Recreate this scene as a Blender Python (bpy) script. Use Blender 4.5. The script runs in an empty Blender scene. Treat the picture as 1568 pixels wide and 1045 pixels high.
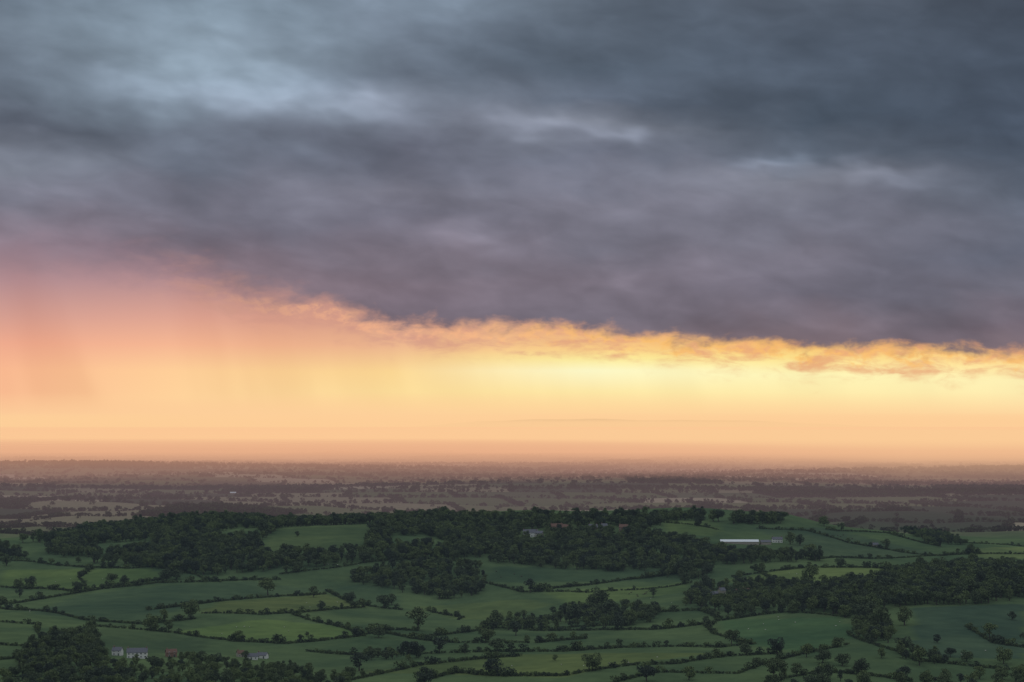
import bpy, math, random
import numpy as np
from mathutils import Vector
random.seed(7); rng=np.random.default_rng(11)
scene=bpy.context.scene
F=2926.0; CX=784.0; CY=522.5; EYE=200.0
PITCH=math.atan(132.5/F)
def lin(c):
    return tuple(((v/255)/12.92 if v/255<=0.04045 else ((v/255+0.055)/1.055)**2.4) for v in c)
# ------------------------------------------------------------------ terrain
def smooth(t):
    t=np.clip(t,0,1); return t*t*(3-2*t)
CRX=[-1600,-1000,-800,-700,-560,-480,-200,0,220,420,475,560,660,780,1100,1700]
CRZ=[15,22,30,36,52,60,60,60,63,64,54,46,36,27,20,10]
FHX=[-12000,-4000,-2500,-700,1700,4500,7400,11300,20000]
FHZ=[40,60,190,350,385,365,265,90,60]
def H(x,y):
    x=np.asarray(x,float); y=np.asarray(y,float)
    a=198.3-np.maximum(y,0)*0.25
    z=0.5*(a+np.sqrt(a*a+30*30))
    z=np.minimum(z,198.4)
    v=smooth((y-950)/400)*(1-smooth((y-4300)/1500))
    z=z+v*(6.0*np.sin(x/240+y/410)+4.6*np.sin(x/130-y/230+1.0)+2.6*np.sin(x/75+y/95+2.)+1.2*np.sin(x/33-y/61))
    c=np.interp(x,CRX,CRZ)
    yc=2920+50*np.sin(x/300.0)
    prof=np.where(y<yc, smooth((y-2150)/(yc-2150))**1.15, 1-smooth((y-yc)/1000))
    z=z+c*prof
    z=z+20*np.exp(-((x-500)/260)**2-((y-2080)/230)**2)
    z=z+12*np.exp(-((x-330)/150)**2-((y-1640)/150)**2)
    z=z+14*np.exp(-((x+330)/170)**2-((y-2550)/150)**2)
    p=smooth((y-4200)/1500)*(1-smooth((y-16000)/6000))
    z=z+p*(7*np.sin(x/610+y/900)+5*np.sin(x/350-y/520+.7)+5)
    z=z+30*np.exp(-((x+2100)/1200)**2-((y-8900)/500)**2)
    z=z+16*np.exp(-((x+400)/900)**2-((y-9800)/400)**2)
    z=z+18*np.exp(-((x-2200)/1100)**2-((y-8300)/420)**2)
    fh=np.interp(x,FHX,FHZ)*(1+.03*np.sin(x/700)+.02*np.sin(x/260))
    z=z+fh*np.exp(-((y-42000)/2600)**2)
    return z
def px_to_ground(px,py):  # px, py are image pixel coordinates
    "ground point where the ray through an image pixel, cast from the hilltop viewpoint, meets the terrain"
    dx=(px-CX)/F; dz=-(py-CY)/F
    cy=math.cos(PITCH)-dz*math.sin(PITCH); cz=math.sin(PITCH)+dz*math.cos(PITCH)
    ys=np.concatenate([np.arange(1000,4500,2.0),np.geomspace(4500,40000,3000)])
    zr=EYE+ys*cz/cy; xs=ys*dx/cy
    hit=np.where(zr<=H(xs,ys))[0]
    i=hit[0] if len(hit) else len(ys)-1
    return float(xs[i]),float(ys[i])
def world_to_px(x,y,z):  # world point projected to image pixel coordinates
    c,s=math.cos(PITCH),math.sin(PITCH)
    dz=z-EYE
    d=y*c+dz*s; u=-y*s+dz*c
    return CX+F*x/d, CY-F*u/d
# ------------------------------------------------------------------ node helpers
class NT:
    def __init__(s,tree): s.t=tree; s.n=tree.nodes; s.l=tree.links
    def put(s,sock,v):
        if isinstance(v,bpy.types.NodeSocket): s.l.new(v,sock)
        elif v is not None:
            if hasattr(sock.default_value,'__len__') and len(sock.default_value)==4 and len(v)==3: v=(*v,1)
            sock.default_value=v
    def m(s,op,a,b=None,c=None,clamp=False):
        n=s.n.new('ShaderNodeMath'); n.operation=op; n.use_clamp=clamp
        for i,v in enumerate((a,b,c)): s.put(n.inputs[i],v) if v is not None else None
        return n.outputs[0]
    def mr(s,v,a,b,c=0.,d=1.,kind='SMOOTHSTEP'):
        n=s.n.new('ShaderNodeMapRange'); n.interpolation_type=kind
        for i,q in enumerate((v,a,b,c,d)): s.put(n.inputs[i],q)
        return n.outputs[0]
    def mix(s,f,a,b,mode='MIX'):
        n=s.n.new('ShaderNodeMix'); n.data_type='RGBA'; n.blend_type=mode
        s.put(n.inputs[0],f); s.put(n.inputs[6],a); s.put(n.inputs[7],b)
        return n.outputs[2]
    def noise(s,vec,scale,detail=4,rough=.5,dist=0.,col=False):
        n=s.n.new('ShaderNodeTexNoise'); s.put(n.inputs['Vector'],vec)
        n.inputs['Scale'].default_value=scale; n.inputs['Detail'].default_value=detail
        n.inputs['Roughness'].default_value=rough; n.inputs['Distortion'].default_value=dist
        return n.outputs['Color' if col else 'Fac']
    def xyz(s,x,y,z=0.):
        n=s.n.new('ShaderNodeCombineXYZ')
        for i,v in enumerate((x,y,z)): s.put(n.inputs[i],v)
        return n.outputs[0]
    def sep(s,v):
        n=s.n.new('ShaderNodeSeparateXYZ'); s.put(n.inputs[0],v); return n.outputs
    def ramp(s,f,stops,mode='LINEAR'):
        n=s.n.new('ShaderNodeValToRGB'); s.put(n.inputs[0],f); r=n.color_ramp; r.interpolation=mode
        stops=sorted(stops,key=lambda q:q[0])
        r.elements[0].position=stops[0][0]; r.elements[0].color=(*stops[0][1],1)
        r.elements[1].position=stops[-1][0]; r.elements[1].color=(*stops[-1][1],1)
        for p,c in stops[1:-1]:
            e=r.elements.new(p); e.color=(*c,1)
        return n.outputs[0]
    def bg(s,c):
        b=s.n.new('ShaderNodeBackground'); s.l.new(c,b.inputs[0]); return b.outputs[0]
    def mixsh(s,f,a,b):
        m=s.n.new('ShaderNodeMixShader'); s.l.new(f,m.inputs[0]); s.l.new(a,m.inputs[1]); s.l.new(b,m.inputs[2]); return m.outputs[0]
# ------------------------------------------------------------------ sky
D=180/math.pi
az=lambda px:(px-784)/F*D
el=lambda py:(655-py)/F*D
world=bpy.data.worlds.new("sky"); scene.world=world; world.use_nodes=True
world.cycles.sampling_method='NONE'
world.node_tree.nodes.clear(); W=NT(world.node_tree)
tc=W.n.new('ShaderNodeTexCoord'); X,Y,Z=W.sep(tc.outputs['Generated'])
AZ=W.m('MULTIPLY',W.m('ARCTAN2',X,Y),D)
hor=W.m('SQRT',W.m('ADD',W.m('MULTIPLY',X,X),W.m('MULTIPLY',Y,Y)))
EL=W.m('MULTIPLY',W.m('ARCTAN2',Z,hor),D)
# long smeared cloud coordinates
def sv(ax,ex,slant=0.14,off=0.):
    return W.xyz(W.m('MULTIPLY',AZ,ax),W.m('MULTIPLY',W.m('ADD',EL,W.m('MULTIPLY',AZ,slant)),ex),off)
wn=W.sep(W.noise(sv(.16,.42),1.0,1.5,.5,0,True))
wn2=W.sep(W.noise(sv(.5,1.1,.1,4.),1.0,2,.5,0,True))
wa=W.m('MULTIPLY',W.m('SUBTRACT',wn[0],.5),4.0)
we=W.m('ADD',W.m('MULTIPLY',W.m('SUBTRACT',wn[1],.5),1.8),W.m('MULTIPLY',W.m('SUBTRACT',wn2[1],.5),.9))
AZw=W.m('ADD',AZ,wa); ELw=W.m('ADD',EL,we)
LO,HI=-1.0,14.0
def column_blend(cols,EV,AV):
    f=W.m('DIVIDE',W.m('SUBTRACT',EV,LO),HI-LO,clamp=True)
    out=None; prev=None
    for px,tab in cols:
        r=W.ramp(f,[((el(py)-LO)/(HI-LO),lin(c)) for py,c in tab])
        if out is None: out=r
        else: out=W.mix(W.mr(AV,az(prev),az(px),kind='LINEAR'),out,r)
        prev=px
    return out
cloud_cols=[
 (0,[(0,(88,101,115)),(60,(102,115,129)),(130,(94,105,119)),(200,(87,94,108)),(250,(115,120,133)),(310,(112,112,126)),(350,(122,114,127)),(400,(134,118,130)),(470,(132,115,126))]),
 (300,[(0,(114,131,146)),(100,(125,142,157)),(150,(123,138,154)),(200,(102,111,126)),(260,(98,105,120)),(320,(107,106,120)),(370,(110,103,116)),(430,(121,105,115)),(480,(124,105,114))]),
 (600,[(0,(114,129,145)),(60,(108,121,137)),(120,(98,109,124)),(160,(113,122,137)),(220,(94,98,113)),(280,(113,113,127)),(340,(103,102,116)),(400,(112,104,116)),(440,(116,104,115)),(490,(116,104,116)),(520,(118,103,113))]),
 (900,[(0,(86,97,111)),(100,(80,92,107)),(160,(88,98,114)),(200,(116,122,136)),(250,(96,101,116)),(310,(113,112,126)),(370,(105,103,116)),(430,(114,106,118)),(480,(107,100,112)),(530,(116,101,109))]),
 (1250,[(0,(74,83,96)),(100,(73,84,99)),(190,(71,83,98)),(235,(86,95,109)),(270,(116,119,132)),(320,(109,110,124)),(380,(110,107,120)),(440,(103,99,112)),(500,(111,99,108)),(550,(121,101,106))]),
 (1568,[(0,(62,71,84)),(100,(66,77,92)),(200,(68,79,95)),(290,(75,85,100)),(350,(94,100,115)),(400,(85,91,106)),(450,(99,99,112)),(500,(106,96,107)),(560,(121,103,108))])]
glow_cols=[
 (0,[(330,(124,116,130)),(380,(148,126,138)),(440,(182,144,147)),(490,(214,160,147)),(530,(240,172,144)),(570,(251,186,147)),(620,(251,190,148)),(665,(249,190,148))]),
 (300,[(390,(150,124,136)),(430,(178,140,144)),(490,(224,166,147)),(530,(246,184,148)),(570,(255,209,154)),(610,(255,212,156)),(655,(251,196,149))]),
 (600,[(440,(190,145,138)),(490,(218,163,140)),(530,(240,187,147)),(570,(255,220,152)),(600,(255,224,157)),(655,(252,201,150))]),
 (900,[(480,(218,163,132)),(510,(240,183,132)),(535,(254,214,140)),(550,(255,240,160)),(568,(255,251,202)),(600,(255,234,168)),(625,(255,221,158)),(655,(252,206,152))]),
 (1250,[(500,(232,163,106)),(530,(250,189,110)),(548,(255,227,142)),(575,(255,246,184)),(610,(255,234,170)),(630,(255,222,161)),(655,(253,210,154))]),
 (1568,[(510,(222,154,114)),(540,(246,182,118)),(560,(255,224,152)),(585,(255,242,182)),(620,(255,234,174)),(655,(254,214,158))])]
CL=column_blend(cloud_cols,ELw,AZw)
GL=column_blend(glow_cols,EL,AZ)
# cloud tone variation
n1=W.noise(sv(.22,.58,.10,2.),1.0,3,.5,.2)
n2=W.noise(sv(.60,1.3,.08,6.),1.0,3,.5,.3)
tone=W.m('ADD',W.m('ADD',W.m('MULTIPLY',W.m('SUBTRACT',n1,.5),.85),W.m('MULTIPLY',W.m('SUBTRACT',n2,.5),.55)),.15)
def splat(px,py,rx,ry,g,slope=0.):
    da=W.m('SUBTRACT',W.m('ADD',AZ,W.m('MULTIPLY',W.m('SUBTRACT',wn2[0],.5),3.0)),az(px))
    de=W.m('ADD',W.m('SUBTRACT',W.m('ADD',EL,W.m('MULTIPLY',W.m('SUBTRACT',wn2[1],.5),1.6)),el(py)),W.m('MULTIPLY',da,slope))
    a=W.m('DIVIDE',da,rx/F*D); e=W.m('DIVIDE',de,ry/F*D)
    q=W.m('ADD',W.m('MULTIPLY',a,a),W.m('MULTIPLY',e,e))
    return W.m('MULTIPLY',W.m('EXPONENT',W.m('MULTIPLY',q,-1.)),g)
for s in [(400,145,120,40,.50,.15),(560,175,60,18,.30,.1),(200,150,70,20,.26,0),(830,188,80,18,.38,.1),(960,208,60,14,.42,.1),(1185,252,60,13,.42,.1),(1340,278,80,18,.46,.1),
          (1250,190,270,55,-.16,.05),(730,105,160,30,-.10,.05),(90,215,170,26,-.18,0),(600,225,150,24,-.12,.05),(940,432,45,18,.26,0),(730,360,70,20,.28,0),(300,30,260,40,.14,0),(330,385,130,22,-.12,.1)]:
    tone=W.m('ADD',tone,splat(*s))
EXT=W.m('EXPONENT',tone)
CL=W.mix(1.,CL,W.xyz(EXT,EXT,EXT),'MULTIPLY')
hs=W.n.new('ShaderNodeHueSaturation'); hs.inputs['Saturation'].default_value=.94; W.l.new(CL,hs.inputs['Color']); CL=hs.outputs[0]
# lower edge of the cloud deck
edge_pts=[(-200,395),(0,405),(150,412),(280,425),(380,464),(500,472),(600,500),(800,504),(950,511),(1080,526),(1300,540),(1568,548),(1800,552)]
ef=W.m('DIVIDE',W.m('SUBTRACT',AZ,az(-200)),az(1800)-az(-200),clamp=True)
er=W.sep(W.ramp(ef,[((az(p)-az(-200))/(az(1800)-az(-200)),(el(q)/6,)*3) for p,q in edge_pts]))[0]
EDGE=W.m('MULTIPLY',er,6.)
e1=W.noise(sv(.75,1.5,0.,9.),1.,4,.55,.3); e2=W.noise(sv(2.6,3.8,0.,12.),1.,4,.58,.2)
bump=W.m('ADD',W.m('MULTIPLY',W.m('SUBTRACT',e1,.5),1.25),W.m('MULTIPLY',W.m('SUBTRACT',e2,.5),.40))
d=W.m('ADD',W.m('SUBTRACT',EL,EDGE),bump)
wid=W.mr(AZ,az(250),az(620),1.5,.40)
mask=W.mr(W.m('DIVIDE',d,wid),-.5,.9)
# torn fragments hanging below the deck
fr=W.noise(sv(.8,2.6,.03,20.),1.,5,.58,.3)
frm=W.m('MULTIPLY',W.mr(fr,.40,.66),W.m('MULTIPLY',W.mr(d,-1.1,-.3),W.mr(AZ,az(150),az(450))))
frc=W.mix(W.mr(AZ,az(500),az(1200)),lin((214,160,142)),lin((232,166,122)))
GL=W.mix(W.m('MULTIPLY',frm,.85),GL,frc)
# rim light along the torn edge
rim=W.m('MULTIPLY',W.m('MULTIPLY',W.mr(d,-.42,-.08),W.mr(d,.2,-.04)),W.mr(AZ,az(260),az(520)))
rimc=W.mix(W.mr(AZ,az(600),az(1000)),lin((252,188,146)),lin((255,196,112)))
GL=W.mix(W.m('MULTIPLY',rim,W.mr(e2,.38,.62,.0,.8)),GL,rimc)
# rain veil in the glow
sh=W.noise(W.xyz(W.m('ADD',W.m('MULTIPLY',AZ,.34),W.m('MULTIPLY',EL,.08)),W.m('MULTIPLY',EL,.08),3.),1.,3,.4)
veil=W.m('MULTIPLY',W.mr(sh,.60,.38,0.,1.),W.mr(AZ,az(300),az(900),1.,.5))
GL=W.mix(W.m('MULTIPLY',W.m('MULTIPLY',veil,.40),W.mr(EL,.1,1.2)),GL,W.mix(1.,GL,(.82,.72,.71),'MULTIPLY'))
# away from the sunset the low sky is plain grey-blue; overhead the unseen deck is made lighter to brighten the land (clear sky mixed in)
nish=W.n.new('ShaderNodeTexSky'); nish.sky_type='NISHITA'; nish.sun_disc=False
nish.sun_elevation=math.radians(7); nish.sun_rotation=math.radians(5)
ns=W.mix(1.,nish.outputs[0],(.10,.10,.10),'MULTIPLY')
side=W.mr(W.m('ABSOLUTE',AZ),24,50)
up=W.mr(EL,15,36)
sn=W.noise(W.xyz(X,Y,W.m('MULTIPLY',Z,3.)),2.5,3,.5)
lowside=W.mix(sn,(.20,.22,.25),(.40,.43,.47))
rest=W.mix(W.mr(EL,15,40),lowside,W.mix(1.,ns,(.52,.55,.57),'ADD'))
sunset=W.mixsh(mask,W.bg(GL),W.bg(CL))
allsky=W.mixsh(W.m('MAXIMUM',side,up),sunset,W.bg(rest))
wo=W.n.new('ShaderNodeOutputWorld'); W.l.new(allsky,wo.inputs[0])
# ------------------------------------------------------------------ materials
def newmat(name):
    m=bpy.data.materials.new(name); m.use_nodes=True; m.node_tree.nodes.clear(); return m,NT(m.node_tree)
def finish(N,col,rough=.9,spec=.1,normal=None,metal=0.):
    if spec<=.12:
        b=N.n.new('ShaderNodeBsdfDiffuse'); N.put(b.inputs['Color'],col); b.inputs['Roughness'].default_value=0
    else:
        b=N.n.new('ShaderNodeBsdfPrincipled'); N.put(b.inputs['Base Color'],col); N.put(b.inputs['Roughness'],rough)
        b.inputs['Specular IOR Level'].default_value=spec; b.inputs['Metallic'].default_value=metal
    o=N.n.new('ShaderNodeOutputMaterial'); N.l.new(b.outputs[0],o.inputs[0])
def simple(name,c,var=.25,scale=1.5,rough=.85,spec=.2,metal=0.):
    m,N=newmat(name); t=N.n.new('ShaderNodeTexCoord')
    f=N.noise(t.outputs['Object'],scale,3,.6)
    finish(N,N.mix(f,tuple(v*(1-var) for v in c),tuple(v*(1+var) for v in c)),rough,spec,None,metal)
    return m
# ground
gm,N=newmat("farmland")
g=N.n.new('ShaderNodeNewGeometry'); P=g.outputs['Position']; gx,gy,gz=N.sep(P)
U=N.m('ADD',gx,N.m('ADD',N.m('MULTIPLY',N.m('SINE',N.m('DIVIDE',gy,1100.)),200.),N.m('MULTIPLY',N.m('SINE',N.m('ADD',N.m('DIVIDE',gy,430.),1.)),90.)))
V=N.m('ADD',gy,N.m('ADD',N.m('MULTIPLY',N.m('SINE',N.m('DIVIDE',gx,1300.)),260.),N.m('MULTIPLY',N.m('SINE',N.m('ADD',N.m('DIVIDE',gx,520.),2.)),110.)))
row=N.m('FLOOR',N.m('DIVIDE',V,340.)); colm=N.m('FLOOR',N.m('ADD',N.m('DIVIDE',U,300.),N.m('FRACT',N.m('MULTIPLY',row,.37))))
wnz=N.n.new('ShaderNodeTexWhiteNoise'); wnz.noise_dimensions='2D'; N.l.new(N.xyz(row,colm),wnz.inputs['Vector'])
cell=wnz.outputs['Value']
pasture=N.mix(N.mr(N.noise(P,.006,4,.6),.3,.7),(.054,.086,.045),(.100,.140,.062))
fine=N.mix(N.noise(P,.05,4,.7),(.60,.62,.60),(1.34,1.32,1.26))
pasture=N.mix(1.,pasture,fine,'MULTIPLY')
vc=N.n.new('ShaderNodeAttribute'); vc.attribute_name='field'; 
near=N.mix(1.,pasture,vc.outputs['Color'],'MULTIPLY')
plain=N.ramp(cell,[(0.,(.04,.055,.035)),(.22,(.07,.09,.05)),(.42,(.12,.13,.07)),(.60,(.19,.17,.11)),(.80,(.28,.24,.17)),(.88,(.08,.105,.05)),(.95,(.34,.29,.22))],'CONSTANT')
plain=N.mix(1.,plain,fine,'MULTIPLY')
finish(N,N.mix(N.mr(gy,3200,4000),near,plain),.95,.05)
# foliage
def foliage(name,dark,light):
    m,N=newmat(name); t=N.n.new('ShaderNodeTexCoord'); g=N.n.new('ShaderNodeNewGeometry'); oi=N.n.new('ShaderNodeObjectInfo')
    f=N.m('ADD',N.m('MULTIPLY',g.outputs['Random Per Island'],.5),N.m('MULTIPLY',N.noise(t.outputs['Object'],.35,0),.5))
    c=N.mix(f,dark,light)
    k=N.mr(oi.outputs['Random'],0,1,.6,1.6,'LINEAR')
    finish(N,N.mix(1.,c,N.xyz(k,k,N.mr(oi.outputs['Random'],0,1,.8,1.1,'LINEAR')),'MULTIPLY'),.8,.1)
    return m
leafM=foliage("oak_foliage",(.040,.058,.038),(.108,.132,.074))
hedgeM=foliage("hedge_foliage",(.037,.052,.033),(.086,.109,.058))
farM=foliage("distant_foliage",(.022,.030,.022),(.044,.058,.032))
barkM=simple("bark",(.06,.05,.04))
# ------------------------------------------------------------------ tree templates
def mesh_from(name,V,Fc,mats,midx=None):
    me=bpy.data.meshes.new(name); me.from_pydata([tuple(v) for v in V],[],Fc)
    for m in mats: me.materials.append(m)
    if midx is not None: me.polygons.foreach_set('material_index',midx)
    me.update(); return me
def limb(V,Fc,p0,p1,r0,r1,n=6):
    p0=np.array(p0,float); p1=np.array(p1,float); d=p1-p0; d/=np.linalg.norm(d)
    a=np.cross(d,[0.3,1,0.1]); a/=np.linalg.norm(a); b=np.cross(d,a); s=len(V)
    for p,r in ((p0,r0),(p1,r1)):
        for i in range(n):
            t=2*math.pi*i/n; V.append(p+r*(a*math.cos(t)+b*math.sin(t)))
    for i in range(n): Fc.append((s+i,s+(i+1)%n,s+n+(i+1)%n,s+n+i))
def make_tree(name,h,rx,base,nl,per,leaf,mat,rs,zpow=1.,trunk=True,rl=.42):
    r=np.random.default_rng(rs); V=[];Fc=[];mi=[]
    cz=(h+base)/2; rz=(h-base)/2
    lobes=[]
    for i in range(nl):
        while True:
            q=r.uniform(-1,1,3)
            if .25<np.linalg.norm(q)<1: break
        q=q/np.linalg.norm(q)*r.uniform(.45,.72)
        zz=cz+q[2]*rz
        lobes.append((np.array([q[0]*rx,q[1]*rx,zz]),min(rx,rz)*r.uniform(rl*.75,rl*1.25)))
    if trunk:
        tr=h*.035
        limb(V,Fc,(0,0,-.5),(0,0,base*.6),tr*1.4,tr,8); limb(V,Fc,(0,0,base*.6),(r.normal()*.3,r.normal()*.3,cz),tr,tr*.5,8)
        for c,_ in lobes[:min(nl,9)]:
            limb(V,Fc,(0,0,base*.6+r.uniform(0,1)*(cz-base*.6)*.7),tuple(c),tr*.5,tr*.12,5)
    mi+= [1]*len(Fc)
    for c,R in lobes:
        n=int(per*(R/(min(rx,rz)*rl))**2)
        for _ in range(n):
            d=r.normal(size=3); d/=np.linalg.norm(d)
            if d[2]<-.5 and r.random()<.5: d[2]*=-1
            p=c+d*R*r.uniform(.6,1.12)*np.array([1.1,1.1,.85*zpow])
            nn=d+r.normal(size=3)*.55; nn/=np.linalg.norm(nn)
            a=np.cross(nn,r.normal(size=3)); a/=np.linalg.norm(a); b=np.cross(nn,a)
            s=leaf*r.uniform(.6,1.3); k=len(V)
            V+= [p+a*s*.5,p+b*s*.42,p-a*s*.5,p-b*s*.38]
            Fc.append((k,k+1,k+2,k+3)); mi.append(0)
    return mesh_from(name,V,Fc,[mat,barkM],mi)
oaks=[make_tree("oak_mesh_%d"%i,14,w,bs,nl,70,1.15,leafM,30+i) for i,(w,bs,nl) in enumerate([(7.5,1.8,15),(8.5,2.2,17),(6.6,1.5,13),(7.2,2.6,12),(9,1.8,18)])]
talls=[make_tree("ash_mesh_%d"%i,17,w,2.,14,70,1.1,leafM,50+i) for i,w in enumerate([4.6,5.4])]
poplar=make_tree("poplar_mesh",18,2.0,1.0,16,60,.8,leafM,71,rl=.75)
shrubs=[make_tree("shrub_mesh_%d"%i,2.6,1.9,-.2,6,26,.55,hedgeM,80+i,trunk=False,rl=.6) for i in range(3)]
farT=[make_tree("far_tree_mesh_%d"%i,10,w,.0,7,14,2.6,farM,90+i,trunk=False,rl=.5) for i,w in enumerate([6,8,5,10])]
def template_collection(name,meshes):
    c=bpy.data.collections.new(name)
    for i,m in enumerate(meshes):
        o=bpy.data.objects.new("%s_%02d"%(name,i),m); c.objects.link(o)
    return c
cWood=template_collection("woodland_kinds",oaks+talls)
cShrub=template_collection("shrub_kinds",shrubs)
cFar=template_collection("far_kinds",farT)
def instancer(coll,name):
    ng=bpy.data.node_groups.new(name,'GeometryNodeTree')
    ng.interface.new_socket("Geometry",in_out='INPUT',socket_type='NodeSocketGeometry')
    ng.interface.new_socket("Geometry",in_out='OUTPUT',socket_type='NodeSocketGeometry')
    n=ng.nodes; l=ng.links
    gi=n.new('NodeGroupInput'); go=n.new('NodeGroupOutput'); ip=n.new('GeometryNodeInstanceOnPoints')
    ci=n.new('GeometryNodeCollectionInfo'); ci.inputs['Collection'].default_value=coll
    ci.inputs['Separate Children'].default_value=True; ci.inputs['Reset Children'].default_value=True
    def att(nm,ty):
        a=n.new('GeometryNodeInputNamedAttribute'); a.data_type=ty; a.inputs['Name'].default_value=nm; return a.outputs['Attribute']
    l.new(gi.outputs[0],ip.inputs['Points']); l.new(ci.outputs[0],ip.inputs['Instance'])
    ip.inputs['Pick Instance'].default_value=True
    l.new(att('kind','INT'),ip.inputs['Instance Index'])
    e=n.new('ShaderNodeCombineXYZ'); l.new(att('rz','FLOAT'),e.inputs[2])
    er=n.new('FunctionNodeEulerToRotation'); l.new(e.outputs[0],er.inputs[0]); l.new(er.outputs[0],ip.inputs['Rotation'])
    l.new(att('sc','FLOAT_VECTOR'),ip.inputs['Scale'])
    l.new(ip.outputs[0],go.inputs[0]); return ng
gWood=instancer(cWood,"plant_woodland"); gShrub=instancer(cShrub,"plant_hedge"); gFar=instancer(cFar,"plant_far")
def plant(name,pts,ng,nk,smin,smax,scales=None,zsc=(.85,1.15),sink=.2):
    pts=np.asarray(pts,float)
    if len(pts)==0: return
    z=H(pts[:,0],pts[:,1])-sink
    me=bpy.data.meshes.new(name); n=len(pts)
    me.vertices.add(n); me.vertices.foreach_set('co',np.column_stack([pts,z]).ravel().astype(np.float32))
    a=me.attributes.new('kind','INT','POINT'); a.data.foreach_set('value',rng.integers(0,nk,n).astype(np.int32))
    a=me.attributes.new('rz','FLOAT','POINT'); a.data.foreach_set('value',rng.uniform(0,6.28,n).astype(np.float32))
    s=rng.uniform(smin,smax,n) if scales is None else np.asarray(scales)
    sc=np.column_stack([s*rng.uniform(.9,1.15,n),s*rng.uniform(.9,1.15,n),s*rng.uniform(zsc[0],zsc[1],n)])
    a=me.attributes.new('sc','FLOAT_VECTOR','POINT'); a.data.foreach_set('vector',sc.ravel().astype(np.float32))
    o=bpy.data.objects.new(name,me); scene.collection.objects.link(o)
    md=o.modifiers.new("planting",'NODES'); md.node_group=ng
    return o
def inpoly(px,py,poly):
    r=np.zeros(len(px),bool); n=len(poly); j=n-1
    for i in range(n):
        xi,yi=poly[i]; xj,yj=poly[j]
        c=((yi>py)!=(yj>py))&(px<(xj-xi)*(py-yi)/((yj-yi)+1e-9)+xi); r^=c; j=i
    return r
# ------------------------------------------------------------------ ground sheet
ns_=420
ss=np.linspace(-.75,.75,ns_)
rows=np.concatenate([np.linspace(-700,1000,60)[:-1],np.geomspace(1000,5000,430)[:-1],np.geomspace(5000,95000,240)])
SS,YY=np.meshgrid(ss,rows); XX=SS*(np.maximum(YY,0)*.85+900)
ZZ=H(XX,YY)
nr=len(rows)
me=bpy.data.meshes.new("ground")
idx=np.arange(nr*ns_).reshape(nr,ns_)
faces=np.stack([idx[:-1,:-1],idx[:-1,1:],idx[1:,1:],idx[1:,:-1]],-1).reshape(-1,4)
me.vertices.add(nr*ns_); me.vertices.foreach_set('co',np.stack([XX,YY,ZZ],-1).ravel().astype(np.float32))
me.loops.add(faces.size); me.loops.foreach_set('vertex_index',faces.ravel().astype(np.int32))
me.polygons.add(len(faces)); me.polygons.foreach_set('loop_start',np.arange(0,faces.size,4,dtype=np.int32)); 
me.polygons.foreach_set('use_smooth',np.ones(len(faces),bool))
me.update(calc_edges=True); me.validate()
me.materials.append(gm)
# grass differs from field to field (sward colour per enclosure)
fx,fy=world_to_px(XX.ravel(),np.maximum(YY.ravel(),500),ZZ.ravel())
fieldcol=np.ones((nr*ns_,4),np.float32)
FIELDS=[([(0,872),(110,872),(235,870),(245,885),(200,895),(120,906),(0,898)],(1.35,1.3,1.0)),
 ([(430,808),(575,802),(560,830),(540,845),(410,852),(400,835)],(1.05,1.0,.95)),
 ([(1020,797),(1090,797),(1110,808),(1090,822),(1020,815)],(1.3,1.2,1.0)),
 ([(1150,808),(1260,808),(1440,850),(1300,856),(1240,850)],(.85,.85,1.0)),
 ([(1100,890),(1230,868),(1400,868),(1300,890),(1230,905)],(1.4,1.28,1.05)),
 ([(270,968),(400,948),(530,960),(560,975),(440,985),(330,978)],(1.3,1.3,1.0)),
 ([(40,940),(120,912),(240,898),(380,890),(500,905),(300,925),(220,952)],(.85,.88,1.)),
 ([(560,1030),(760,1003),(960,1000),(1100,1000),(950,1018),(860,1038)],(1.3,1.15,.95)),
 ([(830,905),(1000,898),(1060,890),(1060,905),(880,930)],(1.25,1.2,1.0)),
 ([(1100,950),(1290,945),(1310,975),(1230,1000),(1130,985)],(.8,.95,.95)),
 ([(1400,930),(1568,925),(1568,1010),(1400,1005)],(.70,.75,1.)),
 ([(640,930),(800,918),(850,925),(760,950),(690,948)],(1.25,1.15,1.)),
 ([(500,905),(540,925),(620,935),(600,900),(545,895)],(.75,.8,.9)),
 ([(310,940),(470,938),(560,930),(500,910),(330,922)],(1.2,1.05,.9)),
 ([(470,998),(860,998),(900,978),(820,985),(700,985),(560,978)],(.8,.85,.9)),
 ([(150,960),(270,970),(330,979),(300,1000),(160,1000)],(.85,.85,.9)),
 ([(740,892),(1060,890),(1040,872),(760,868)],(.75,.8,.9)),
 ([(0,800),(200,795),(220,805),(60,820),(0,825)],(1.4,1.2,1.2)),
 ([(1560,838),(1480,840),(1500,856),(1700,858),(1700,838)],(1.6,1.4,1.2))]
for poly,c in FIELDS:
    k=inpoly(fx,fy,poly)&(YY.ravel()>1000)&(YY.ravel()<4200); fieldcol[k,:3]=c
a=me.color_attributes.new('field','FLOAT_COLOR','POINT'); a.data.foreach_set('color',fieldcol.ravel())
o=bpy.data.objects.new("ground",me); scene.collection.objects.link(o)
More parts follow.
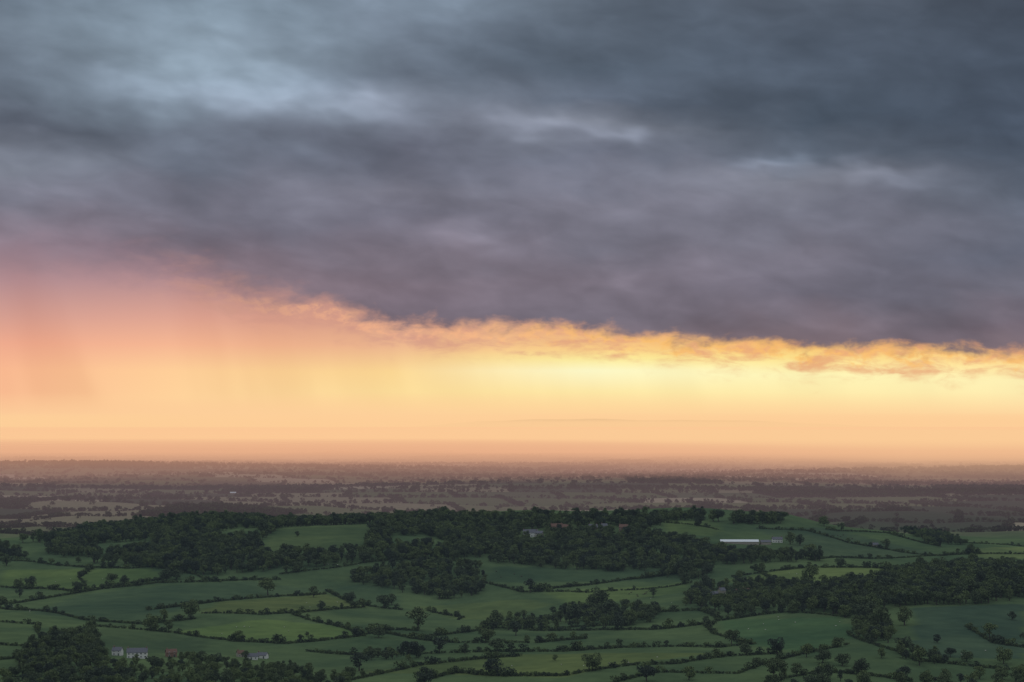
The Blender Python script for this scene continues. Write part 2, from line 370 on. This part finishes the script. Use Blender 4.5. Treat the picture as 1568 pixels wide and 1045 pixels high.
# ------------------------------------------------------------------ woodland
GX=rng.uniform(-1100,1100,60000); GY=rng.uniform(1350,3150,60000); GZ=H(GX,GY)
bx,by=world_to_px(GX,GY,GZ)
def wood(name,poly,spacing,smin,smax,ymax=3150,excl=None):
    k=inpoly(bx,by,poly)&(GY<ymax)
    if excl:
        for e in excl: k&=~inpoly(bx,by,e)
    P=np.column_stack([GX[k],GY[k]]); keep=[]; cellm={}
    for p in P:
        c=(int(p[0]//spacing),int(p[1]//spacing))
        if c in cellm: continue
        cellm[c]=1; keep.append(p)
    plant(name,keep,gWood,7,smin,smax)
fieldA=[(395,832),(430,808),(578,802),(562,828),(545,846),(408,852)]
fieldB=[(325,816),(395,808),(402,826),(340,832)]
vill=[(794,812),(836,812),(836,832),(794,832)]
vill2=[(842,808),(970,808),(970,817),(842,817)]
wood("woodland",[(-40,845),(0,838),(60,828),(110,820),(150,812),(230,804),(240,794),(400,793),(600,794),(600,812),(720,812),(725,850),(700,858),(560,862),(420,874),(330,882),(280,878),(200,866),(110,862),(90,850)],9.5,.6,1.15,3000,[fieldA,fieldB,[(0,826),(0,845),(60,852),(90,835)],[(120,836),(225,828),(240,842),(150,850)],[(595,820),(700,822),(715,838),(600,842)],[(100,852),(190,856),(200,862),(110,860)]])
wood("woodland",[(600,794),(1000,793),(1075,790),(1080,797),(1010,799),(1015,822),(1090,843),(1170,850),(1250,852),(1258,860),(1100,866),(1050,872),(950,876),(850,871),(760,863),(722,852)],9.5,.6,1.15,3000,[vill,vill2,[(985,808),(1012,806),(1015,822),(990,822)]])
wood("woodland",[(1122,796),(1200,795),(1202,803),(1122,803)],9,.9,1.1,3000)
wood("woodland",[(535,888),(600,870),(690,864),(745,882),(740,907),(690,922),(610,907),(545,897)],9.5,.5,1.)
wood("woodland",[(1232,932),(1262,905),(1330,893),(1420,878),(1480,870),(1580,868),(1620,910),(1568,918),(1490,927),(1400,927),(1350,935),(1300,948)],9.5,.7,1.25)
wood("woodland",[(45,990),(90,975),(145,970),(150,992),(165,1008),(160,1070),(-20,1070),(20,1030)],9,.45,.9)
wood("copse",[(165,1024),(240,1018),(290,1012),(350,1018),(440,1032),(540,1038),(530,1065),(160,1065)],13,.3,.8)
wood("copse",[(845,940),(900,932),(1010,935),(1000,955),(930,962),(850,958)],12,.4,.9)
wood("copse",[(1060,905),(1130,893),(1240,895),(1245,938),(1120,943),(1050,928)],12,.4,.95,2900,[[(1086,908),(1115,908),(1115,925),(1086,925)]])
wood("copse",[(1310,945),(1360,950),(1365,985),(1310,980)],10,.6,.9)
wood("copse",[(1380,812),(1430,818),(1480,835),(1420,833)],10,.5,.85)
wood("copse",[(760,945),(850,950),(830,965),(740,965)],12,.4,.8)
wood("copse",[(640,862),(740,866),(730,872),(650,870)],11,.4,.8)
wood("copse",[(1370,1000),(1440,1003),(1440,1018),(1390,1016)],12,.5,.8)
wood("copse",[(560,1000),(650,1000),(650,1012),(560,1014)],14,.4,.7)
wood("copse",[(1010,870),(1090,868),(1085,888),(1020,886)],12,.5,.9)
wood("copse",[(-20,840),(30,842),(40,856),(-20,858)],13,.5,.9)
wood("copse",[(1180,1040),(1568,1040),(1600,1070),(1180,1070)],22,.4,.9)
# ------------------------------------------------------------------ hedgerows
HEDGES=[
 [(-20,859),(60,862),(110,868),(200,871),(260,868)],
 [(-20,897),(40,902),(120,908),(180,900),(240,893),(330,891),(430,888)],
 [(-20,928),(60,918),(130,906),(190,895),(260,886)],
 [(225,935),(330,922),(440,913),(500,910)],
 [(310,940),(400,942),(470,938),(560,930)],
 [(0,932),(90,940),(130,950),(220,957),(300,948)],
 [(150,960),(270,970),(330,979),(440,986),(540,976),(600,965),(640,966)],
 [(430,880),(500,872),(560,862),(640,856),(700,860)],
 [(820,905),(900,897),(960,888),(1040,877)],
 [(500,905),(540,925),(620,935)],[(655,935),(710,946),(700,950)],
 [(470,998),(600,1003),(700,1000),(860,998),(960,992),(1100,992),(1160,986)],
 [(810,966),(900,966),(1000,965),(1080,956),(1095,972),(1140,990)],
 [(640,978),(760,962),(900,960),(960,958)],
 [(520,1046),(640,1020),(800,1005)],
 [(860,1036),(960,1020),(1040,1017),(1120,1005),(1200,1000)],
 [(1130,1032),(1230,1002),(1300,987)],
 [(1300,972),(1350,992),(1400,1012),(1500,1022),(1590,1030)],
 [(1095,952),(1200,938),(1300,946)],
 [(1160,810),(1240,814),(1300,832),(1360,842),(1440,852),(1500,847)],
 [(1270,812),(1360,817),(1440,837)],[(1240,858),(1330,856),(1420,852),(1590,850)],[(1470,832),(1590,840)],
 [(1120,884),(1230,870),(1340,870),(1400,874)],
 [(740,892),(800,907),(900,908),(1000,902),(1060,892)],
 [(-10,952),(60,957),(70,987)],[(-10,1012),(50,1007)],[(0,988),(60,992),(150,988)],
 [(1010,800),(1060,804),(1100,812)],[(430,935),(520,960),(560,975)],[(980,940),(1070,935),(1100,950)],
 [(560,965),(700,985),(820,985),(900,978)],[(1480,960),(1520,985),(1590,995)],[(1150,870),(1180,890),(1200,900)],
 [(240,868),(300,880),(340,892)],[(640,1045),(700,1030),(860,1036)],[(140,870),(120,885),(130,905)],[(940,1046),(1000,1030),(1130,1032)],[(1170,1046),(1260,1030),(1400,1045)]]
def oak(x,y,hm,kinds=oaks):
    me=random.choice(kinds); s=hm/(14.0 if kinds is oaks else 17.)
    o=bpy.data.objects.new("oak_tree" if kinds is oaks else "ash_tree",me); scene.collection.objects.link(o)
    o.location=(x,y,float(H(x,y))-.3); o.rotation_euler=(0,0,random.uniform(0,6.28)); w=random.uniform(.9,1.15); o.scale=(s*w,s*w,s)
for h in HEDGES:
    w=[px_to_ground(*p) for p in h]; pts=[]; sc=[]
    for (x0,y0),(x1,y1) in zip(w[:-1],w[1:]):
        L=math.hypot(x1-x0,y1-y0)
        if L>900: continue
        n=max(1,int(L/1.6)); ph=random.random()*6
        nx,ny=-(y1-y0)/L,(x1-x0)/L; am=min(6,L*.04)
        thick=random.uniform(.8,1.3)
        for i in range(n):
            t=i/n; b=math.sin(t*math.pi)*am*math.sin(ph)
            if random.random()<.05: continue
            X0=x0+(x1-x0)*t+nx*b+random.gauss(0,.6); Y0=y0+(y1-y0)*t+ny*b+random.gauss(0,.6)
            pts.append((X0,Y0))
            s=random.uniform(.75,1.2)*thick
            if random.random()<.12: s*=random.uniform(1.4,2.8)
            sc.append(s)
            if random.random()<.018: oak(X0,Y0,random.choice([5,6,7,8,9,11,13,15]),random.choice([oaks,oaks,oaks,talls]))
    plant("hedgerow",pts,gShrub,3,0,0,sc)
# ------------------------------------------------------------------ field trees
TREES=[(47,902,20),(230,964,24),(292,947,28),(258,967,18),(410,912,28),(480,915,18),(588,932,22),(640,966,36),(790,974,24),(812,908,22),(915,932,32),(580,977,18),(625,1010,30),(550,1028,30),(712,1001,16),(762,1001,24),(650,1049,28),(990,1044,26),(1055,1042,22),(1080,907,26),(1120,987,24),(1185,1040,34),(1190,1002,26),(1235,1007,22),(1240,897,32),(1290,1020,20),(1320,1034,26),(1345,968,40),(1328,955,34),(1385,958,30),(1385,997,22),(1408,1020,28),(1425,1012,18),(1515,977,24),(1480,1014,18),(1537,1017,26),(1562,1042,22),(1455,1007,16),(150,1040,20),(100,1003,34),(70,1000,28),(1262,806,16),(1385,819,14),(1100,799,20),(1092,799,18),(1040,882,24),(1056,882,26),(1132,887,14),(880,952,28),(935,948,28),(965,957,24),(760,962,26),(1180,902,20),(10,867,18),(35,832,16),(120,905,14),(170,895,18),(190,897,16),(255,890,20),(270,888,16),(1210,834,20),(1225,836,18),(600,927,18),(1000,915,16),(1095,925,18),(1500,1040,20),(1020,990,10),(545,975,14),(375,1010,14),(735,905,14),(700,945,10),(455,822,9),(1440,838,16),(1550,950,14),(30,915,14),
 (1260,1015,22),(1350,1008,16),(1160,1020,14),(1220,1035,20),(1435,985,14),(1570,985,18),(850,1012,10),(470,975,8),(300,975,10),(610,838,14),(660,836,12)]
for i,(px,py,hp) in enumerate(TREES):
    x,y=px_to_ground(px,py); oak(x,y,hp*y/F)
for px,py,hp in [(434,1030,22),(444,1030,23),(452,1031,20)]:
    x,y=px_to_ground(px,py); s=hp*y/F/18
    o=bpy.data.objects.new("poplar_tree",poplar); scene.collection.objects.link(o); o.location=(x,y,float(H(x,y))-.3); o.scale=(s,s,s); o.rotation_euler=(0,0,px)
# ------------------------------------------------------------------ vale beyond: hedges, trees, copses
pts=[];sc=[]
r=np.random.default_rng(5)
def uv(x,y):
    return x+200*np.sin(y/1100)+90*np.sin(y/430+1), y+260*np.sin(x/1300)+110*np.sin(x/520+2)
N0=1500000
qy=3500+(r.random(N0)**1.25)*14500; qx=r.uniform(-1,1,N0)*(qy*.31+250)
u,v=uv(qx,qy); rw=np.floor(v/340); fv=v/340-rw; uu=u/300+(rw*.37-np.floor(rw*.37)); cl=np.floor(uu); fu=uu-cl
def hsh(a,b,k): 
    t=np.sin(a*12.9898+b*78.233+k*37.7)*43758.5453; return t-np.floor(t)
dh=np.minimum(fv,1-fv)*340; dv=np.minimum(fu,1-fu)*300
e=((dh<4)&(hsh(cl,rw,1)<.85))|((dv<4)&(hsh(cl,rw,2)<.8))
k=e&(r.random(N0)<.85)
pts.append(np.column_stack([qx[k],qy[k]])); sc.append(np.where(r.random(k.sum())<.35,r.uniform(.8,1.3,k.sum()),r.uniform(.35,.65,k.sum())))
# copses: whole fields planted with trees
wd=(hsh(cl,rw,3)<.08)&(hsh(np.floor(qx/70),np.floor(qy/90),4)<.8)
k=wd&(r.random(N0)<.16)
pts.append(np.column_stack([qx[k],qy[k]])); sc.append(r.uniform(.9,1.5,k.sum()))
k=r.random(N0)<.0008
pts.append(np.column_stack([qx[k],qy[k]])); sc.append(r.uniform(.7,1.3,k.sum()))
# wooded low rises on the vale floor
for (cx_,cy_,sx,sy,n) in [(-2100,8750,1200,150,1500),(2300,8200,1000,120,900),(-300,9700,900,150,700),(-900,6400,500,60,500),(700,5900,500,50,450),(1500,6900,600,60,500),(-1500,5300,300,40,260),(200,7600,800,50,500)]:
    pts.append(np.column_stack([r.normal(cx_,sx,n),r.normal(cy_,sy,n)])); sc.append(r.uniform(.8,1.4,n))
pts=np.concatenate(pts); sc=np.concatenate(sc)
plant("distant_trees",pts,gFar,4,0,0,sc,sink=.8)
# ------------------------------------------------------------------ buildings
whiteW=simple("white_render",(.62,.61,.58),.08); brickW=simple("red_brick",(.20,.12,.09)); stoneW=simple("stone_wall",(.30,.27,.22))
slate=simple("slate_roof",(.12,.12,.14)); tile=simple("clay_tile_roof",(.15,.085,.065)); metal=simple("white_metal_roof",(.62,.64,.66),.08,.3,.6,.4)
glass=simple("window_glass",(.03,.035,.04),.2,1,.15,.5); door=simple("painted_door",(.05,.07,.06)); frameM=simple("white_frame",(.8,.8,.78),.05)
def box(name,par,c,s,mat):
    x,y,z=c; a,b,d=s[0]/2,s[1]/2,s[2]/2
    V=[(x+i*a,y+j*b,z+k*d) for i in(-1,1) for j in(-1,1) for k in(-1,1)]
    Fc=[(0,1,3,2),(4,6,7,5),(0,4,5,1),(2,3,7,6),(0,2,6,4),(1,5,7,3)]
    o=bpy.data.objects.new(name,mesh_from(name,V,Fc,[mat])); scene.collection.objects.link(o); o.parent=par; return o
def building(name,px,py,L,Wd,h,rh,wall,roof,rot=0.,chim=1,storeys=2,win=True):
    x,y=px_to_ground(px,py)
    e=bpy.data.objects.new(name,None); scene.collection.objects.link(e); e.location=(x,y,float(H(x,y))-.2); e.rotation_euler=(0,0,rot)
    a,b=L/2,Wd/2
    V=[(-a,-b,-2),(a,-b,-2),(a,b,-2),(-a,b,-2),(-a,-b,h),(a,-b,h),(a,b,h),(-a,b,h),(-a,0,h+rh),(a,0,h+rh)]
    Fc=[(0,1,5,4),(2,3,7,6),(1,2,6,9,5),(3,0,4,8,7)]
    o=bpy.data.objects.new("walls",mesh_from("walls",V,Fc,[wall])); scene.collection.objects.link(o); o.parent=e
    ov=.4; k=rh/b; t=.18
    def q(yy,zz): return [(-a-ov,yy,zz),(a+ov,yy,zz)]
    zb=h-ov*k+.06
    V=q(-b-ov,zb)+q(0,h+rh+.06)+q(b+ov,zb)+q(-b-ov,zb+t)+q(0,h+rh+.06+t)+q(b+ov,zb+t)
    Fc=[(0,2,3,1),(2,4,5,3),(6,7,9,8),(8,9,11,10),(0,1,7,6),(4,10,11,5),(0,6,8,2),(2,8,10,4),(1,3,9,7),(3,5,11,9)]
    o=bpy.data.objects.new("roof",mesh_from("roof",V,Fc,[roof])); scene.collection.objects.link(o); o.parent=e
    if win:
        n=max(2,int(L/3.2))
        for s in range(storeys):
            for i in range(n):
                xx=-a+L*(i+.5)/n
                if s==0 and i==n//2: box("door",e,(xx,-b-.03,1.2),(1.1,.1,2.1),door); continue
                box("window_frame",e,(xx,-b-.02,1.6+2.6*s),(1.35,.08,1.35),frameM)
                box("window",e,(xx,-b-.05,1.6+2.6*s),(1.1,.08,1.1),glass)
    for i in range(chim):
        xx=(-a+.8) if i==0 else (a-.8)
        box("chimney",e,(xx,0,h+rh+.5),(.8,.8,1.8),brickW)
    return e
for b in [("farmhouse",210,1008,17,8,5.4,3.2,whiteW,slate,.15,2),("cottage",180,1004,8,6,4.6,2.6,whiteW,slate,-.2,1),("brick_house",262,1006,9,6,4.2,2.6,brickW,tile,.4,1),
 ("cottage",385,1010,11,6,3,2.4,whiteW,slate,.1,1,1),("cottage",402,1008,9,6,3,2.2,whiteW,slate,-.3,1,1),("cottage",368,1006,6,5,3.5,2.2,stoneW,tile,.5,1,1),
 ("country_house",812,822,20,9,6,4,whiteW,slate,.1,2),("house",826,822,10,8,5,3,stoneW,slate,-.3,1),("brick_house",852,813,16,9,6,4,brickW,tile,.2,2),("brick_house",866,814,10,9,6,4,brickW,tile,-.2,1),
 ("brick_house",908,814,12,9,6,4,brickW,slate,.1,2),("house",925,813,9,8,6,4,stoneW,slate,.4,1),("brick_house",955,814,12,9,6,4,brickW,tile,-.2,1),("farmhouse",1190,831,14,8,4.5,3,whiteW,slate,.0,2),
 ("cottage",1340,838,8,6,3.5,2.5,stoneW,slate,.2,1,1),("cottage",1093,916,9,7,4.5,3,whiteW,slate,.1,1),("brick_house",1127,912,10,7,4.5,3,brickW,tile,-.3,1),("brick_house",1142,911,8,7,4.5,3,brickW,tile,.3,1),
 ("cottage",1105,910,8,6,4.5,3,stoneW,slate,.6,1)]:
    building(*b)
building("livestock_barn",1132,832,52,16,2.6,2.4,stoneW,metal,-.03,0,1,False)
building("glint_building",357,757,18,10,4,3,stoneW,metal,.1,0,1,False)  # pale building added to stand in for a bright glint on the vale
building("glint_building",1172,834,14,10,3.5,2.5,stoneW,slate,.1,0,1,False)
# ------------------------------------------------------------------ sheep and cattle
def animal_mesh(name,L,hh,bw,body,head,legc):
    V=[];Fc=[];mi=[]
    def ell(c,r,n=8,m=6,tap=0.,mt=0):
        s=len(V)
        for i in range(m+1):
            ph=math.pi*i/m
            for j in range(n):
                th=2*math.pi*j/n; xx=math.cos(ph); k=math.sin(ph)*(1+tap*xx)
                V.append((c[0]+r[0]*xx,c[1]+r[1]*k*math.cos(th),c[2]+r[2]*k*math.sin(th)))
        for i in range(m):
            for j in range(n): Fc.append((s+i*n+j,s+i*n+(j+1)%n,s+(i+1)*n+(j+1)%n,s+(i+1)*n+j)); mi.append(mt)
    ell((0,0,hh*.66),(L*.5,bw*.5,hh*.30),10,8,.12)
    ell((L*.5,0,hh*.80),(L*.16,bw*.22,hh*.15),8,5)
    ell((L*.66,0,hh*.86),(L*.14,bw*.17,hh*.10),8,5,-.3,1)
    ell((L*.6,bw*.22,hh*.92),(L*.03,bw*.12,hh*.03),6,4,0,1); ell((L*.6,-bw*.22,hh*.92),(L*.03,bw*.12,hh*.03),6,4,0,1)
    nb=len(Fc)
    for sx in(-1,1):
        for sy in(-1,1):
            x=sx*L*.33; y=sy*bw*.25
            kx=x+(-.05*L if sx<0 else 0.01*L)
            limb(V,Fc,(x,y,hh*.55),(kx,y,hh*.25),hh*.085,hh*.045,6); limb(V,Fc,(kx,y,hh*.25),(x,y,0),hh*.045,hh*.04,6)
    limb(V,Fc,(-L*.48,0,hh*.8),(-L*.54,0,hh*.45),hh*.04,hh*.02,5)
    mi+=[1]*(len(Fc)-nb)
    me=mesh_from(name,V,Fc,[body,head],mi); return me
fleece=simple("fleece",(.62,.58,.5),.1,3); facem=simple("dark_face",(.08,.07,.06)); hide=simple("cow_hide",(.06,.04,.03),.4,.6)
sheepM=animal_mesh("sheep_mesh",1.25,.95,.6,fleece,facem,facem); cowM=animal_mesh("cow_mesh",2.3,1.5,.8,hide,hide,hide)
def herd(name,mesh,px,py,n,spx,spy):
    for _ in range(n):
        x,y=px_to_ground(px+random.gauss(0,spx),py+random.gauss(0,spy)); o=bpy.data.objects.new(name,mesh); scene.collection.objects.link(o)
        o.location=(x,y,float(H(x,y))); o.rotation_euler=(0,0,random.uniform(0,6.28))
for g in [(515,865,5,18,3),(390,962,7,40,4),(120,892,8,50,4),(1480,1000,6,30,6),(980,925,6,30,3),(700,1015,5,50,4),(1180,960,7,40,6),(60,935,5,30,3),(1330,955,4,30,5),(480,925,6,40,5),(890,1015,5,60,4),(1260,880,5,30,3)]:
    herd("sheep",sheepM,*g)
for g in [(975,912,8,12,2),(1290,822,5,14,2),(790,880,4,20,3),(700,870,3,12,2)]: herd("cow",cowM,*g)
# ------------------------------------------------------------------ mist and rain (air volumes thinning with height; their sunset-lit colour is put in as emission)
def airmat(name,sigma,colour,gain=1.):
    m,N=newmat(name); ab=N.n.new('ShaderNodeVolumeAbsorption'); ab.inputs[0].default_value=(0,0,0,1); ab.inputs[1].default_value=sigma
    em=N.n.new('ShaderNodeEmission'); em.inputs[0].default_value=(*lin(colour),1); em.inputs[1].default_value=sigma*gain  # haze glows by itself in place of scattered sunlight
    ad=N.n.new('ShaderNodeAddShader'); N.l.new(ab.outputs[0],ad.inputs[0]); N.l.new(em.outputs[0],ad.inputs[1])
    out=N.n.new('ShaderNodeOutputMaterial'); N.l.new(ad.outputs[0],out.inputs['Volume']); return m
def air(name,foot,z0,z1,sigma,colour):
    n=len(foot); V=[(x,y,z0) for x,y in foot]+[(x,y,z1) for x,y in foot]
    Fc=[tuple(reversed(range(n))),tuple(range(n,2*n))]+[(i,(i+1)%n,n+(i+1)%n,n+i) for i in range(n)]
    o=bpy.data.objects.new(name,mesh_from(name,V,Fc,[airmat(name,sigma,colour)])); scene.collection.objects.link(o); return o
def airbank(name,prof,hw,sigma,colour):
    "bank of haze whose top climbs gradually with distance; prof = (y,z) outline"
    n=len(prof); V=[(-hw,y,z) for y,z in prof]+[(hw,y,z) for y,z in prof]
    Fc=[tuple(range(n)),tuple(reversed(range(n,2*n)))]+[(i,n+i,n+(i+1)%n,(i+1)%n) for i in range(n)]
    o=bpy.data.objects.new(name,mesh_from(name,V,Fc,[airmat(name,sigma,colour)])); scene.collection.objects.link(o); return o
air("valley_haze",[(-2500,300),(2500,300),(2500,3200),(-2500,3200)],-60,150,.00005,(90,104,118))
air("vale_mist",[(-6000,3300),(6000,3300),(7000,9800),(-7000,9800)],-60,75,.00024,(128,106,108))
air("vale_mist",[(-7000,6400),(7000,6400),(9000,14500),(-9000,14500)],-61,120,.00024,(226,166,133))
airbank("sunset_haze",[(8900,-65),(8900,60),(13000,206),(90000,206),(90000,-65)],75000,.00022,(251,200,150))
airbank("sunset_haze",[(9300,-67),(9300,40),(24000,310),(91000,310),(91000,-67)],75500,.00007,(252,204,151))
airbank("sunset_haze",[(9500,-68),(9500,40),(30000,430),(91500,430),(91500,-68)],75700,.00007,(253,206,152))
airbank("sunset_haze",[(9600,-69),(9600,40),(26000,680),(92000,680),(92000,-69)],76000,.000022,(253,208,155))
air("rain_mist",[(-6000,9000),(9000,30000),(-22000,34000)],-59,195,.00008,(250,192,148))
air("rain_mist",[(1500,7300),(13000,6900),(13000,20000),(-2000,20000)],-58,185,.00038,(250,203,151))
# ------------------------------------------------------------------ sun and camera
sd=bpy.data.lights.new("sun",'SUN'); sd.energy=.8; sd.angle=math.radians(14); sd.color=(1,.78,.55)
so=bpy.data.objects.new("sun",sd); scene.collection.objects.link(so)
ea,aa=math.radians(7),math.radians(5)
dirv=Vector((math.sin(aa)*math.cos(ea),math.cos(aa)*math.cos(ea),math.sin(ea)))
so.rotation_euler=(-dirv).to_track_quat('-Z','Y').to_euler(); so.location=(0,0,300)
cd=bpy.data.cameras.new("camera"); cd.sensor_width=36; cd.lens=36*F/1568; cd.clip_end=200000; cd.clip_start=.5
co=bpy.data.objects.new("camera",cd); scene.collection.objects.link(co); co.location=(0,0,EYE); co.rotation_euler=(math.pi/2+PITCH,0,0)
scene.camera=co
scene.view_settings.view_transform='Standard'; scene.view_settings.look='None'; scene.view_settings.exposure=0
